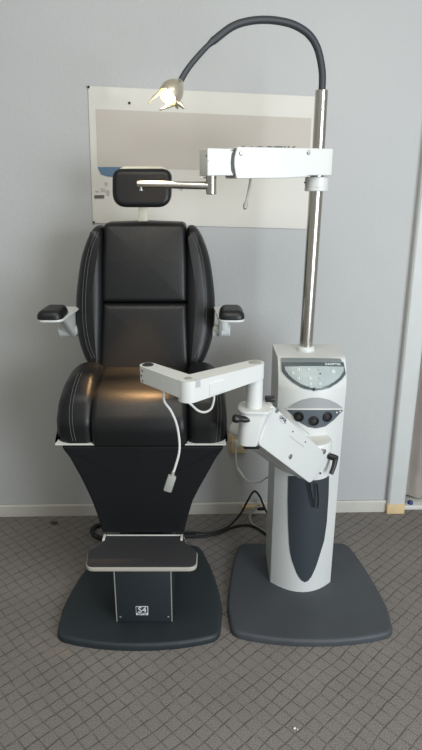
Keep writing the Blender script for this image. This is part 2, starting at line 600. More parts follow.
# footrest
b = NB()
fo = [(CX - .142, 1.875), (CX + .140, 1.875), (CX + .150, 1.825), (CX + .190, 1.778), (CX + .189, 1.690), (CX - .180, 1.690), (CX - .189, 1.778), (CX - .150, 1.825)]
fr = [.005, .005, .02, .03, .03, .03, .03, .02]
pillow(b, fillet(fo, fr), XY, .310, .326, .004, .003); ft = obj('footrest', b, 'rim', t)
b = NB(); pillow(b, inset(fillet(fo, fr), .0025), XY, .3262, .330, .0003, .0012); obj('rubber_mat', b, 'mat', ft, 'dark rubber mat with a white rim')
for s, x in ((-1, at(105.3, 541, Y=1.874).x), (1, at(182, 541, Y=1.874).x)):
    b = NB(); box(b, (x, 1.858, .329), (.008, .034, .012), .001); obj('bracket', b, 'white_edge', ft)
b = NB(); box(b, (CX - .002, 1.873, .3315), (.275, .006, .003), .001); obj('hinge_bar', b, 'white_edge', ft)
b = NB(); box(b, (CX, 1.89, .27), (.14, .14, .10), .008); obj('footrest_arm', b, 'chair_base', ft)
# leg rest panel, waisted
def legmap(u, v, t_): return V((u, 1.815 + (.71 - v) * .165 + t_, v))
L_ = [(60.5, 446.5), (70, 459), (79.5, 476), (86, 489), (92, 502), (97.5, 517), (102.5, 533)]
R_ = [(184, 533), (188, 517), (192.5, 502), (199, 489), (206.5, 476), (216, 459), (225, 446.5)]
n0 = V((0, -1, -.165)).normalized(); p0 = V((0, 1.815, .71))
poly = [on_plane(x, y, p0, n0) for x, y in L_ + R_]
poly = fillet([(p.x, p.z) for p in poly], [.008] + [.03] * 5 + [.006, .006] + [.03] * 5 + [.008], 4)
b = NB(); pillow(b, poly, legmap, 0, .05, .008, .006, puff0=.004); obj('leg_rest', b, 'leather_dull', t)
# seat pan
b = NB(); box(b, (CX + .003, 1.980, .7145), (.566, .335, .0045), .002); obj('seat_pan', b, 'white_edge', t)
# seat cushion: side profile rolled at the front
prof = fillet([(2.12, .722), (2.12, .902), (1.98, .893), (1.860, .876), (1.796, .790), (1.806, .706), (1.86, .722)], [.02, .03, .12, .10, .09, .012, .01], 8)
b = NB()
def seatmap(u, v, x):
    return V((x, u - .006 * (1 - ((x - CX) / .16) ** 2), v + .004 * (1 - ((x - CX) / .16) ** 2)))
pillow(b, prof, seatmap, CX - .158, CX + .158, .022, .022, steps=6)
obj('seat_cushion', b, 'leather', t, angle=70)
# seat bolsters
bprof = fillet([(2.14, .655), (2.14, .890), (2.03, .936), (1.93, .918), (1.855, .865), (1.818, .790), (1.820, .655)], [.03, .06, .07, .09, .09, .08, .012], 8)
def stitch(parent, pts_px, bvh, r=.0007):
    b = NB()
    P = []
    for q in spline([(a, c, 0) for a, c in pts_px], 6):
        l, n = on_mesh(bvh, q.x, q.y)
        if l is not None: P.append(l + n * .0004)
    if len(P) > 2:
        tube(b, P, r, 6); obj('stitching', b, 'thread', parent)
    else: b.free()
for s in (-1, 1):
    b = NB()
    def bmap(u, v, w, s=s):
        # w: 0 inner .. 1 outer ; outer side leans in towards the top
        lean = .030 * max(0, (v - .73) / .19) ** 2.6
        x = .150 + (.288 - lean - .150) * w
        return V((CX + .003 + s * x, u, max(v, .7165)))
    k = .138
    def bm2(u, v, tt, s=s): return bmap(u, v, tt / k)
    pillow(b, bprof, bm2, 0, k, .038, .062, steps=9)
    o = obj('seat_bolster', b, 'leather', t, angle=70)
    bv = bvh_of(o)
    if s < 0:
        for d in (0, 3): stitch(o, [(78.5 + d, 373), (74 + d, 385), (70.5 + d, 400), (69.3 + d, 415), (70.5 + d, 430), (73 + d, 441)], bv)
    else:
        for d in (0, 3): stitch(o, [(212 + d, 373), (215.5 + d, 385), (217.5 + d, 400), (218 + d, 415), (217.3 + d, 430), (216 + d, 441)], bv)
# backrest
RC = .26
def back(u, v, t_): return V((u, 2.085 + (v - .9) * RC + t_, v))
pn = V((0, -1, RC)).normalized(); pp0 = V((0, 2.085, .9))
bp_ = lambda x, y: on_plane(x, y, pp0, pn)
def crowned(poly, fn, amt):
    us = [p[0] for p in poly]; vs0 = [p[1] for p in poly]
    cu, hu = (min(us) + max(us)) / 2, (max(us) - min(us)) / 2
    cv, hv = (min(vs0) + max(vs0)) / 2, (max(vs0) - min(vs0)) / 2
    def f(u, v, t_):
        k = max(0, 1 - ((u - cu) / hu) ** 2) * max(0, 1 - ((v - cv) / hv) ** 2)
        return fn(u, v, t_ - amt * k ** .6 * max(0, 1 - max(0, t_) / .05))
    return f
def px2(pts): return [(bp_(x, y).x, bp_(x, y).z) for x, y in pts]
up = fillet(px2([(103.5, 223), (145, 221.5), (185.5, 223), (187, 262), (187, 302.5), (102, 302.5), (102, 262)]), [.02, .1, .02, .1, .012, .012, .1], 6)
b = NB(); pillow(b, up, crowned(up, back, .012), -.004, .10, .018, .02, steps=6); obj('back_cushion', b, 'leather', t, angle=70)
lo = fillet(px2([(102.5, 303.5), (187, 303.5), (188, 335), (190, 380), (98, 380), (101, 335)]), [.012, .012, .1, .02, .02, .1], 6)
b = NB(); pillow(b, lo, crowned(lo, back, .008), -.002, .10, .018, .02, steps=6); obj('lumbar_cushion', b, 'leather', t, angle=70)
lft = [(103 - (103 - x) * 1.14, y) for x, y in [(102.5, 232), (99.5, 226), (94, 228.5), (88.5, 239), (83, 257), (79.5, 280), (77.5, 305), (78.5, 330), (82.5, 350), (90, 366), (101, 368), (102.5, 340), (103, 305), (103, 265)]]
for s in (-1, 1):
    q = px2([(x if s < 0 else 289 - x, y) for x, y in lft])
    q = [(v.x, v.y) for v in spline([(a, c, 0) for a, c in q], 4, True)]
    b = NB()
    def bk(u, v, t_, s=s):
        e = max(0, abs(u - CX) - .15) / .1
        return back(u, v, t_ - .020 + .015 * e * e)
    pillow(b, q, bk, 0, .105, .042, .03, steps=10)
    o = obj('back_bolster', b, 'leather', t, angle=70)
    bv = bvh_of(o)
    sq = [(96, 232), (89.5, 247), (85.5, 265), (83.3, 285), (82.5, 305), (83.5, 327), (87, 346), (92, 358)]
    for d in (0, 3):
        stitch(o, [((x + d) if s < 0 else 289 - x - d, y) for x, y in sq], bv)
q = px2([(96, 230), (194, 230), (200, 300), (196, 366), (94, 366), (90, 300)])
b = NB(); pillow(b, fillet(q, .04), back, .095, .12, .004, .01); obj('back_shell', b, 'black', t)
# headrest
hp = at(141.5, 215, Y=2.2)
b = NB(); box(b, (hp.x, 2.245, 1.46), (.034, .010, .20), .002); obj('headrest_post', b, 'cream', t)
h0, h1 = at(110, 168.5, Y=2.14), at(172, 207.5, Y=2.14)
rect = [(h0.x, h1.z), (h1.x - .004, h1.z), (h1.x, h0.z), (h0.x + .004, h0.z)]
def hm(u, v, t_): return V((u, 2.14 + t_ + (v - 1.5) * .12, v))
b = NB(); pillow(b, fillet(rect, [.05, .05, .035, .035], 8), hm, 0, .055, .018, .012, puff0=-.004, steps=6); hd = obj('headrest', b, 'leather', t, angle=70)
rect2 = [(h0.x + .012, h1.z + .02), (h1.x - .014, h1.z + .02), (h1.x - .012, h0.z + .008), (h0.x + .016, h0.z + .008)]  # cream piece peeking over the pad, added as its lamp-lit top edge
b = NB(); pillow(b, fillet(rect2, .035, 8), hm, .050, .072, .003, .01); obj('headrest_lit_rim', b, 'cream', hd, 'cream strip added behind the pad as its lamp-lit top rim')
# armrests
for s in (-1, 1):
    xc = -.5375 if s < 0 else .0695
    b = NB()
    op = fillet([(xc - .044, 1.94), (xc + .044, 1.94), (xc + .040, 2.075), (xc - .040, 2.075)], [.03, .03, .03, .03], 7)
    pillow(b, op, XY, 1.1055, 1.136, .004, .024, steps=6)
    arm = obj('armrest', b, 'leather', t, angle=70)
    b = NB()
    xi = xc - s * .036
    op = fillet([(xc - .043, 1.943), (xc + .043, 1.943), (xc + (.060 if s < 0 else .040), 2.17), (xc - (.040 if s < 0 else .060), 2.17)], [.03, .03, .012, .012], 6)
    pillow(b, op, XY, 1.097, 1.1055, .003, .001); obj('armrest_plate', b, 'white', arm)
    b = NB()
    # drop bracket: angled web down to the pivot
    pl = fillet([(1.99, 1.099), (2.175, 1.099), (2.185, 1.005), (2.135, 1.000)], [.004, .01, .02, .02], 6)
    pillow(b, pl, YZ, xi - s * .0 - .006, xi + .006, .002, .002)
    obj('armrest_bracket', b, 'white', arm)
    b = NB(); x0 = -.560 if s < 0 else .070
    x1 = -.43 if s < 0 else -.05
    cyl(b, (x0, 2.16, 1.018), (x1, 2.16, 1.018), .023, 28, .003)
    pv = obj('armrest_pivot', b, 'white', arm)
    b = NB(); box(b, ((x0 + xi) / 2 , 2.15, 1.062), (abs(x0 - xi) * .6, .04, .082), .006); obj('armrest_block', b, 'white', arm)

# ------------------------------------------------------------------ instrument stand
SX = .357
t = thing('instrument_stand', 'white ophthalmic instrument stand with steel pole and folding arms on a slate grey floor base', 'instrument stand', (SX, 2.05, 0))
b = NB(); pillow(b, base_outline(.361, .302, .238, 1.692, 1.78, 2.285, .046, .08), XY, 0, .027, .002, .012); obj('base_plate', b, 'stand_base', t)
# column: straight sides, bowed front, console raked at the top
secs = [(.027, 2.012, .062), (.20, 2.008, .060), (.60, 1.998, .056), (.80, 1.988, .052), (.855, 1.984, .050), (.872, 1.986, .049), (.905, 2.000, .042), (.930, 2.014, .034), (.944, 2.024, .026), (.951, 2.034, .02), (.953, 2.045, .015)]
def section(z, ys, bul):
    xl, xr = SX - .123, SX + .119
    n = 22
    pts = [(xl, 2.205), (xl, ys + .05), (xl, ys + .02), (xl + .001, ys + .008)]
    for k in range(n + 1):
        a = -1 + 2 * k / n
        pts.append((SX - .002 + a * .119, ys - bul * (1 - a * a)))
    pts += [(xr - .001, ys + .008), (xr, ys + .02), (xr, ys + .05), (xr, 2.205)]
    return [(x, y, z) for x, y in pts]
b = NB()
rings = [[b.verts.new(p) for p in section(*s_)] for s_ in secs]
for a, c in zip(rings, rings[1:]):
    n = len(a)
    for k in range(n): b.faces.new((a[k], a[(k + 1) % n], c[(k + 1) % n], c[k]))
b.faces.new(rings[0][::-1]); b.faces.new(rings[-1])
body = obj('column', b, 'white', t, angle=32)
bv = bvh_of(body)
# long dark inlay
tl = [(288.5, 476), (308, 476), (328.8, 476)]
bl = [(288.0, 500), (288.4, 525), (289.2, 543), (290.4, 553), (292, 560), (294.3, 566.5), (296.3, 572), (298.6, 576.6), (301.5, 580.3), (304.8, 582), (308, 580.6), (311.2, 576.4), (314, 570.5), (316.6, 564), (320.3, 552), (324, 540), (326.5, 522), (328.3, 495)]
# resample the top edge along the same x
tp = [(288.5 + (328.8 - 288.5) * (p_[0] - 288.0) / (328.3 - 288.0), 476) for p_ in bl]
b = NB(); grid_decal(b, bv, tp, bl, 68, 20, .002); obj('inlay_panel', b, 'slate', body, 'dark grey tongue-shaped inlay')
# control panel
top = [(281, 358.8), (300, 359), (320, 359.2), (340, 359.6)]
mid = [(281.5, 362.8), (300, 363), (320, 363), (341.8, 363)]
b = NB(); grid_decal(b, bv, top, mid, 24, 4, .005); obj('panel_brow', b, 'panel_top', body)
topf = [(281.5, 362.2)] + [(281.5 + 61.5 * k / 10, 362.4) for k in range(1, 10)] + [(343, 362.6)]
botf = [(282.3, 371.5), (287, 377), (293, 382.4), (299, 386.2), (305, 388.7), (314, 390.4), (322, 389.8), (329, 387.8), (336, 383.8), (341, 379.6), (345, 374)]
b = NB(); grid_decal(b, bv, topf, botf, 40, 12, .004); cp = obj('control_panel', b, 'panel_frame', body)
topi = [(285 + 57.8 * k / 10, 367) for k in range(11)]
boti = [(285.6, 370.5), (290, 376), (295.5, 380.6), (301, 384.2), (307, 386.6), (314, 388.2), (321, 387.6), (327.5, 385.6), (333.5, 382), (338.5, 377.6), (342.6, 371.8)]
b = NB(); grid_decal(b, bv, topi, boti, 40, 12, .0055); obj('keypad', b, 'panel_silver', cp, 'silver keypad')
def disc_on(bvx, px, py, r, h, m, name, parent, plane=None, seg=16, lift_=0.):
    if plane: l, n = on_plane(px, py, *plane), plane[1]
    else: l, n = on_mesh(bvx, px, py)
    b = NB(); lathe(b, [(r, 0), (r, h * .7), (r * .85, h)], l + n * lift_, n, seg)
    return obj(name, b, m, parent)
for (x, y, r, m_) in ((293, 373.5, .006, 'keys'), (298.7, 370, .0048, 'print_white'), (308.5, 370, .0048, 'keys'), (319, 370, .0048, 'panel_silver'), (332.5, 371.8, .008, 'keys'), (298.8, 378.6, .0048, 'print_white'), (310, 378.8, .006, 'keys'), (319.5, 378.5, .0048, 'panel_silver'), (310.5, 384.4, .005, 'keys'), (319.5, 384.2, .005, 'keys')):
    disc_on(bv, x, y, r, .002, m_, 'button', cp, lift_=.0055)
for (x, y) in ((298.7, 370), (298.8, 378.6)):
    disc_on(bv, x, y, .0022, .001, 'panel_frame', 'button_mark', cp, lift_=.0072)
disc_on(bv, 319.8, 374.4, .003, .001, 'darkcap', 'indicator', cp, lift_=.0055)
disc_on(bv, 314, 388.9, .006, .002, 'darkcap', 'indicator', cp, lift_=.0045)
# stripe lettering
l, n = on_mesh(bv, 332.5, 364.9)
ex = (on_mesh(bv, 338, 365)[0] - on_mesh(bv, 327, 364.8)[0]).normalized()
ey = n.cross(ex).normalized(); n2 = ex.cross(ey)
letters('lettering', 'S4OPTIK', .0125, frame(l + n2 * .0046, ex, ey, n2), 'print_white', cp, sx=1.25)
# lens-shaped recess with sockets
tops = [(287, 408.3), (294, 403.3), (302, 399.6), (311, 397.7), (320, 397.6), (329, 399.6), (337, 403.4), (343.2, 408.3)]
mids = [(287 + 56.2 * k / 7, 408.4) for k in range(8)]
b = NB(); grid_decal(b, bv, tops, mids, 32, 6, .001); rc = obj('instrument_recess', b, 'recess', body, 'grey lens-shaped recess')
mids2 = [(287 + 56.2 * k / 7, 409.4) for k in range(8)]
bots = [(287, 409.8), (294, 417), (301, 423), (308, 427), (316, 428.3), (325, 426.4), (334, 419.6), (343, 409.8)]
b = NB(); grid_decal(b, bv, mids2, bots, 32, 10, .0012); sp = obj('socket_panel', b, 'socketpanel', body, 'dark grey socket panel')
b = NB()
grid_decal(b, bv, [(287, 408.2), (343.2, 408.2)], [(287, 409.5), (343.2, 409.5)], 28, 1, .004); obj('recess_lip', b, 'white_edge', body)
for (x, y) in ((299, 416.5), (313.8, 420.6), (327, 416.6)):
    l, n = on_mesh(bv, x, y)
    b = NB(); lathe(b, [(.0175, 0), (.0182, .003), (.0175, .006), (.0145, .0065), (.0138, .002), (.001, .0018)], l, n, 24)
    so = obj('socket', b, 'black', sp)
    b = NB(); lathe(b, [(.008, .002), (.008, .004), (.004, .0045)], l, n, 16); obj('socket_core', b, 'darkcap', so)
for (x, y) in ((336.5, 412.3), (339.6, 411.2)):
    disc_on(bv, x, y, .003, .002, 'print_white', 'indicator', sp, lift_=.0012)
# pole and collar
PX, PY = SX - .001, 2.12
b = NB(); cyl(b, (PX - .009, PY, .94), (PX, PY, 1.60), .0235, 32, .002); obj('pole', b, 'steel', t)
b = NB(); lathe(b, [(.033, 0), (.033, .008), (.029, .016), (.026, .018)], (PX - .009, PY, .952), (0, 0, 1), 32); obj('pole_collar', b, 'white', t)
b = NB(); cyl(b, (PX, PY, 1.60), (PX, PY, 1.822), .0205, 32, .002); obj('upper_pole', b, 'steel', t)
# clamp ring below upper arm
zc0 = at(316, 178, Y=2.08).z
b = NB(); lathe(b, [(.038, 0), (.040, .002), (.040, .010), (.0385, .011), (.0385, .013), (.040, .014), (.040, .044), (.034, .046)], (PX, PY, zc0 - .042), (0, 0, 1), 36); cr = obj('clamp_ring', b, 'white', t)
b = NB(); lathe(b, [(.003, 0), (.003, .004), (.001, .005)], at(304.8, 182.5, Y=2.10) + V((.002, 0, 0)), (-.9, -.4, 0), 12); obj('set_screw', b, 'black', cr)
# upper arm
TH = math.radians(21)
AD = V((-math.cos(TH), -math.sin(TH), 0)); AN = V((math.sin(TH), -math.cos(TH), 0))
A0 = V((PX, PY, at(316, 163, Y=2.07).z))
amap = lambda o_: (lambda u, v, tt: A0 + AD * u + V((0, 0, v)) + AN * tt)
def arm_at(px, py, off): return on_plane(px, py, A0 + AN * off, AN)
def ulen(px): return (arm_at(px, 163, .046) - A0).dot(AD)
uR, uJ, uL = ulen(332.5), ulen(234.5), ulen(208.6)
b = NB()
hs_ = .0445
ro = fillet([(uR, hs_), (uJ - .010, hs_), (uJ, .012), (uJ, -.012), (uJ - .008, -hs_ - .004), ((uR + uJ) / 2 , -hs_ - .003), (uR + .10, -hs_ + .001), (uR + .085, -hs_ + .006), (uR, -hs_ + .006)], [.006, .006, .05, .05, .006, .0, .006, .006, .004], 5)
pillow(b, ro, amap(0), -.046, .046, .003, .003); ua = obj('upper_arm', b, 'white', t)
b = NB()
ri = fillet([(uJ - .10, -.038), (uJ - .10, .038), (uL, .040), (uL, -.041)], [.0, 0, .005, .004], 4)
pillow(b, ri, amap(0), -.038, .036, .004, .004); ia = obj('inner_arm', b, 'white', ua)
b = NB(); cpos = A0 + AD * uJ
pillow(b, fillet([(uJ - .06, .030), (uJ + .006, .030), (uJ + .012, .036), (uJ - .06, .044)], .002, 3), amap(0), -.036, .036, .001, .001); obj('gap_shade', b, 'black', ua)  # black piece put in for the shade at the sleeve joint
arc = [(uJ - .012, hs_ - .003), (uJ - .002, .026), (uJ + .001, 0), (uJ - .001, -.026), (uJ - .010, -hs_ + .002)]  # black arc added as the shadow where the inner arm enters the sleeve
b = NB(); pillow(b, [(u, v) for u, v in arc] + [(u + .0075, v * .95) for u, v in arc[::-1]], amap(0), -.036, .0385, .0004, .0004, steps=1); obj('gap_shade_arc', b, 'black', ua, 'black strip painting the shade in the gap between the two arm sections')
for (x, y) in ((241, 153.2), (308.5, 152.5)):
    p = arm_at(x, y, .046); b = NB(); lathe(b, [(.0068, 0), (.0068, .002), (.0045, .004)], p, AN, 18); sc_ = obj('screw', b, 'screw', ua)
    b = NB(); lathe(b, [(.002, .0038), (.002, .0044)], p, AN, 8); obj('screw_slot', b, 'black', sc_)
# end face dots
EF = A0 + AD * uL
for (x, y, r) in ((206.3, 155.8, .0035), (208.3, 160.7, .0018)):
    p = on_plane(x, y, EF, AD); b = NB(); lathe(b, [(r, 0), (r, .001)], p, AD, 12); obj('end_screw', b, 'black', ia)
# hanging lever
l0 = arm_at(251.5, 177.5, 0); l1 = arm_at(246, 203, .01)
b = NB(); tube(b, [l0 + V((0, 0, .01)), l0.lerp(l1, .5), l1], .0042, 10); lv = obj('release_lever', b, 'cap', ua)
d = (l1 - l0).normalized(); b = NB(); lathe(b, [(.004, -.004), (.0075, .0), (.008, .008), (.0065, .018), (.002, .021)], l1, d, 14); obj('lever_knob', b, 'cap', lv)
# instrument pin and long rod
pin0 = arm_at(211.3, 172, 0)
b = NB(); cyl(b, (pin0.x, pin0.y, at(211, 194.5, Y=pin0.y).z), (pin0.x, pin0.y, pin0.z + .02), .0165, 24, .002); pin = obj('instrument_pin', b, 'steel', ua)
b = NB()
rA = at(209, 185.6, Y=pin0.y); rB = at(137, 184.0, Y=pin0.y - .03)
tube(b, [rA, rA.lerp(rB, .9), rB], [.0122, .0108, .0102], 16); rod = obj('instrument_rod', b, 'steel', ua)
b = NB(); q = at(141, 189.5, Y=pin0.y - .03); lathe(b, [(.003, 0), (.003, .008), (.006, .009), (.0055, .014)], q + V((0, 0, .010)), (0, 0, -1), 14); obj('rod_screw', b, 'screw', rod)
b = NB(); q = at(203.5, 177.6, Y=pin0.y); tube(b, [q + V((-.008, 0, 0)), q + V((.012, 0, 0))], .0022, 8); obj('stop_pin', b, 'screw', pin)
# gooseneck lamp
def Yg(px): return 2.12 - .13 * max(0, min(1, (322 - px) / 150)) ** 1.3
gp = [(322.3, 94), (322.5, 82), (321.8, 68), (318.3, 51), (312.5, 39), (304, 30.5), (290, 23.5), (270, 20), (250, 21), (232, 26.8), (213, 41)]
G = [at(x, y, Y=Yg(x)) for x, y in gp]; G[0] = V((PX, PY, 1.80)); G[1].x = PX + .001
b = NB(); tube(b, spline(G, 8), .0115, 14); gn = obj('gooseneck', b, 'gooseneck', t)
sp2 = [at(x, y, Y=Yg(x)) for x, y in ((214, 40), (205, 48.5), (193, 62), (185, 73), (179.5, 83))]
S2 = spline(sp2, 6); nn = len(S2)
b = NB(); tube(b, S2, [.0115 - .0035 * min(1, k / 4) + .0015 * k / nn for k in range(nn)], 14); obj('gooseneck_tip', b, 'gooseneck', gn)
hA = at(180, 82, Y=Yg(180)); hB = at(165.5, 99.5, Y=Yg(165) - .035)
hd_ = (hB - hA).normalized(); hl = (hB - hA).length
b = NB()
lathe(b, [(.010, -.004), (.014, .006), (.023, .016), (.031, .030), (.035, .045), (.034, .060), (.0315, .070), (.0295, .070), (.031, .056), (.031, .044), (.022, .026), (.002, .022)], hA, hd_, 28)
lh = obj('lamp_shade', b, 'reflector', t)
bc = hA + hd_ * .060
b = NB(); bmesh.ops.create_uvsphere(b, u_segments=20, v_segments=12, radius=.021, matrix=Matrix.Translation(bc)); obj('bulb', b, 'bulb', lh, 'lit bulb')
u_ = hd_.orthogonal().normalized()
for (x, y, yo, w_) in ((148.5, 103.5, -.01, .005), (184.5, 108.5, .0, .008), (160, 110, -.02, .006), (178, 109, .02, .005)):
    e = at(x, y, Y=hB.y + yo)
    dd = e - bc; dd -= hd_ * dd.dot(hd_)
    s0 = hA + hd_ * .066 + dd.normalized() * .031
    b = NB(); tube(b, [s0, s0.lerp(e, .5) + V((0, 0, .002)), e], [w_ * .7, w_, w_ * .4], 8); obj('clip', b, 'reflector', lh)

# lower swing arm -----------------------------------------------------
PV = V((.352, 1.925, 0))
z0, z1 = at(310, 481, Y=1.855).z, at(308, 438, Y=1.925).z
b = NB(); lathe(b, [(.066, 0), (.070, .003), (.070, z1 - z0 - .006), (.066, z1 - z0)], (PV.x, PV.y, z0), (0, 0, 1), 40); pc = obj('arm_pivot', b, 'white', t)
b = NB(); lathe(b, [(.062, 0), (.062, .001)], (PV.x, PV.y, z1 + .0002), (0, 0, 1), 40); obj('pivot_cap', b, 'white_edge', pc)
b = NB(); cyl(b, (PV.x, PV.y + .02, z0 + .01), (PV.x, PV.y + .09, z0 + .01), .04, 20); obj('pivot_mount', b, 'white', pc)
for (x, y) in ((320.3, 473.2),):
    p = at(x, y, Y=1.858); b = NB(); lathe(b, [(.0035, -.004), (.0035, .002), (.002, .003)], p, (.3, -1, 0), 12); obj('screw', b, 'darkcap', pc)
BR = at(254, 420, Y=1.715); BR = V((BR.x, BR.y, 0))
dirp = (V((BR.x, BR.y, 0)) - PV).normalized()
NB_ = V((-dirp.y, dirp.x, 0));
if NB_.y > 0: NB_ = -NB_
HT = .076
PL = (PV + NB_ * HT, NB_)
def face(px, py, off=0.): return on_plane(px, py, PL[0] + NB_ * off, NB_)
corners = [face(272, 404.5), face(328.5, 456), face(311, 484), face(258.5, 444.5)]
fu = lambda p: ((p - PV).dot(-dirp), p.z)
cq = [fu(p) for p in corners]
fm = lambda u, v, tt: PV - dirp * u + V((0, 0, v)) + NB_ * (HT - tt)
b = NB(); pillow(b, fillet(cq, [.012, .02, .024, .018], 6), fm, 0, .012, .003, .001); la = obj('lower_arm', b, 'white', t)
b = NB(); pillow(b, inset(fillet(cq, [.012, .02, .024, .018], 6), .002), fm, .0125, .10, .001, .004); obj('arm_housing', b, 'white', la)
q4 = [V(c_) for c_ in cq]
ax = (q4[0] - q4[1]).normalized()
back4 = [q4[0] - ax * .055, q4[1], q4[2], q4[3]]
b = NB(); pillow(b, inset(fillet(back4, [.03, .016, .016, .03], 6), .001), fm, .085, .145, .004, .016); obj('arm_back_shell', b, 'white', la)
for (x, y) in ((276.7, 410.0), (324.2, 451.6), (290.2, 456.5)):
    p = face(x, y); b = NB(); lathe(b, [(.0085, -.001), (.0085, .002), (.006, .003)], p, NB_, 20); s_ = obj('screw', b, 'screw', la)
for (x, y) in ((292.8, 431.5), (305.2, 442)):
    p = face(x, y); b = NB(); lathe(b, [(.0026, -.001), (.0026, .0012)], p, NB_, 10); obj('rivet', b, 'darkcap', la)
for (x0, y0, x1_, y1) in ((295.5, 423, 309.5, 434.5), (289.5, 436, 304, 447)):
    b = NB(); tube(b, [face(x0, y0), face(x1_, y1)], .0011, 6); obj('groove', b, 'groove', la)
# oval mark and lettering
l = face(283, 419.3); ex = (face(290, 425.7) - face(275.8, 412.8)).normalized(); ey = NB_.cross(ex).normalized()
b = NB()
ring = [l + ex * (.024 * math.cos(a)) + ey * (.0095 * math.sin(a)) + NB_ * .0006 for a in [2 * PI * k / 28 for k in range(29)]]
tube(b, ring[4:], .0008, 6); obj('oval_mark', b, 'groove', la)
letters('lettering', 'OPTIK', .0135, frame(l + NB_ * .0008, ex, ey, NB_), 'print_dark', la, sx=1.0)
# clamp handle at the pivot
def handle(a, c, e, parent, r=.011):
    b = NB(); lathe(b, [(.004, -.02), (.004, 0), (r, .002), (r * 1.05, .01), (r * .95, .03), (r * .5, .034)], a, c - a, 16)
    h = obj('clamp_knob', b, 'black', parent)
    m = a + (c - a).normalized() * .025
    b = NB(); P = spline([m, m.lerp(e, .5) + V((.002, 0, 0)), e], 5); tube(b, P, [.0095 - .002 * k / len(P) for k in range(len(P))], 12); obj('lever', b, 'black', h)
a_ = at(328.5, 455.8, Y=1.875); c_ = at(341, 459.8, Y=1.862); e_ = at(331, 474.0, Y=1.840)
handle(a_, c_, e_, pc)
# yoke at the upper end
Yb = BR.y - .05
zt, zb = at(254, 406.5, Y=Yb).z, at(250, 441, Y=Yb).z
b = NB()
xl, xr = at(237.5, 420, Y=Yb).x, at(270, 410, Y=Yb).x
yk = fillet([(xl, Yb - .042), (xr - .012, Yb - .045), (xr + .006, Yb - .015), (xr + .004, Yb + .05), (xl + .01, Yb + .05)], [.045, .02, .02, .03, .04], 7)
def ykm(u, v, tt):
    k = (zt - tt) / (zt - zb)
    return V((u - .034 * k * max(0, min(1.2, (u - xl) / (xr - xl))), v, tt))
pillow(b, yk, ykm, zb, zt - .008, .004, .001); ykk = obj('yoke', b, 'white', la)
b = NB(); pillow(b, inset(yk, -.004), XY, zt - .007, zt, .001, .002); obj('yoke_top', b, 'white', ykk)
b = NB(); box(b, ((xl + xr) / 2 - .006, Yb - .008, zb - .004), (.05, .05, .02), .006); obj('yoke_stop', b, 'black', ykk)
p = at(270, 401.5, Y=Yb + .05); b = NB(); box(b, (p.x, p.y, zt + .006), (.03, .03, .012), .003); obj('yoke_catch', b, 'black', ykk)
a_ = at(244.5, 419.3, Y=Yb - .040); c_ = at(233, 418.3, Y=Yb - .052)
b = NB(); lathe(b, [(.008, -.02), (.010, 0), (.0095, .012), (.012, .02), (.013, .028), (.011, .035), (.004, .038)], a_, c_ - a_, 16); obj('clamp_knob', b, 'black', ykk)
# post and the two elbow arms
zA = at(255, 362.5, Y=Yb + .0).z
EA = at(255, 362.5, z=zA); EB = at(188.3, 378.6, z=zA); EC = at(148, 364.8, z=zA)
b = NB(); cyl(b, (EA.x, EA.y, zt - .01), (EA.x, EA.y, zA - .02), .0248, 32, .001); obj('elbow_post', b, 'white', ykk)
def link(P, Q, rP, rQ, top, hP, hQ, name, parent):
    """flat link with round ends, level on top, its underside rising towards the thin end"""
    d = (Q - P); d.z = 0; L = d.length; d.normalize(); nrm = V((-d.y, d.x, 0))
    pts = []
    for k in range(13):
        a = PI / 2 + PI * k / 12; pts.append((rP * math.cos(a), rP * math.sin(a)))
    for k in range(13):
        a = -PI / 2 + PI * k / 12; pts.append((L + rQ * math.cos(a), rQ * math.sin(a)))
    b = NB()
    def mp(u, v, tt):
        s = max(0, min(1, u / L)); h = hP + (hQ - hP) * s
        return V((P.x, P.y, 0)) + d * u + nrm * v + V((0, 0, top - (1 - tt) * h))
    pillow(b, pts, lambda u, v, tt: mp(u, v, tt), 0, 1, 0, 0, steps=1)
    bmesh.ops.recalc_face_normals(b, faces=b.faces[:])
    return b, d, nrm, L
bm_, d1, n1, L1 = link(EB, EA, .028, .0265, zA, .060, .046, 'elbow_arm', ykk)
ea = obj('elbow_arm', bm_, 'white', ykk) if False else None
if ea is None:
    ea = obj('elbow_arm', bm_, 'white', la)
bm_, d2, n2_, L2 = link(EC, EB, .024, .0278, zA - .0005, .048, .0485, 'x', la)
fa = obj('forearm', bm_, 'white', la)
for P_, m_, r_ in ((EA, 'cap', .019), (EC, 'darkcap', .0165), (EB, 'cap', .011)):
    b = NB(); lathe(b, [(r_, -.001), (r_, .001), (r_ * .9, .0018)], (P_.x, P_.y, zA), (0, 0, 1), 24); obj('joint_cap', b, m_, la)
# end plate dots of the forearm
ed = -d2
for (x, y) in ((142.7, 370.8), (142.7, 381.0), (139.6, 376)):
    q = at(x, y, Y=EC.y - .02)
    dv = V((q.x - EC.x, q.y - EC.y, 0)).normalized()
    b = NB(); lathe(b, [(.0026, -.003), (.0026, .001)], V((EC.x, EC.y, q.z)) + dv * .0242, dv, 10); obj('grub_screw', b, 'black', la)
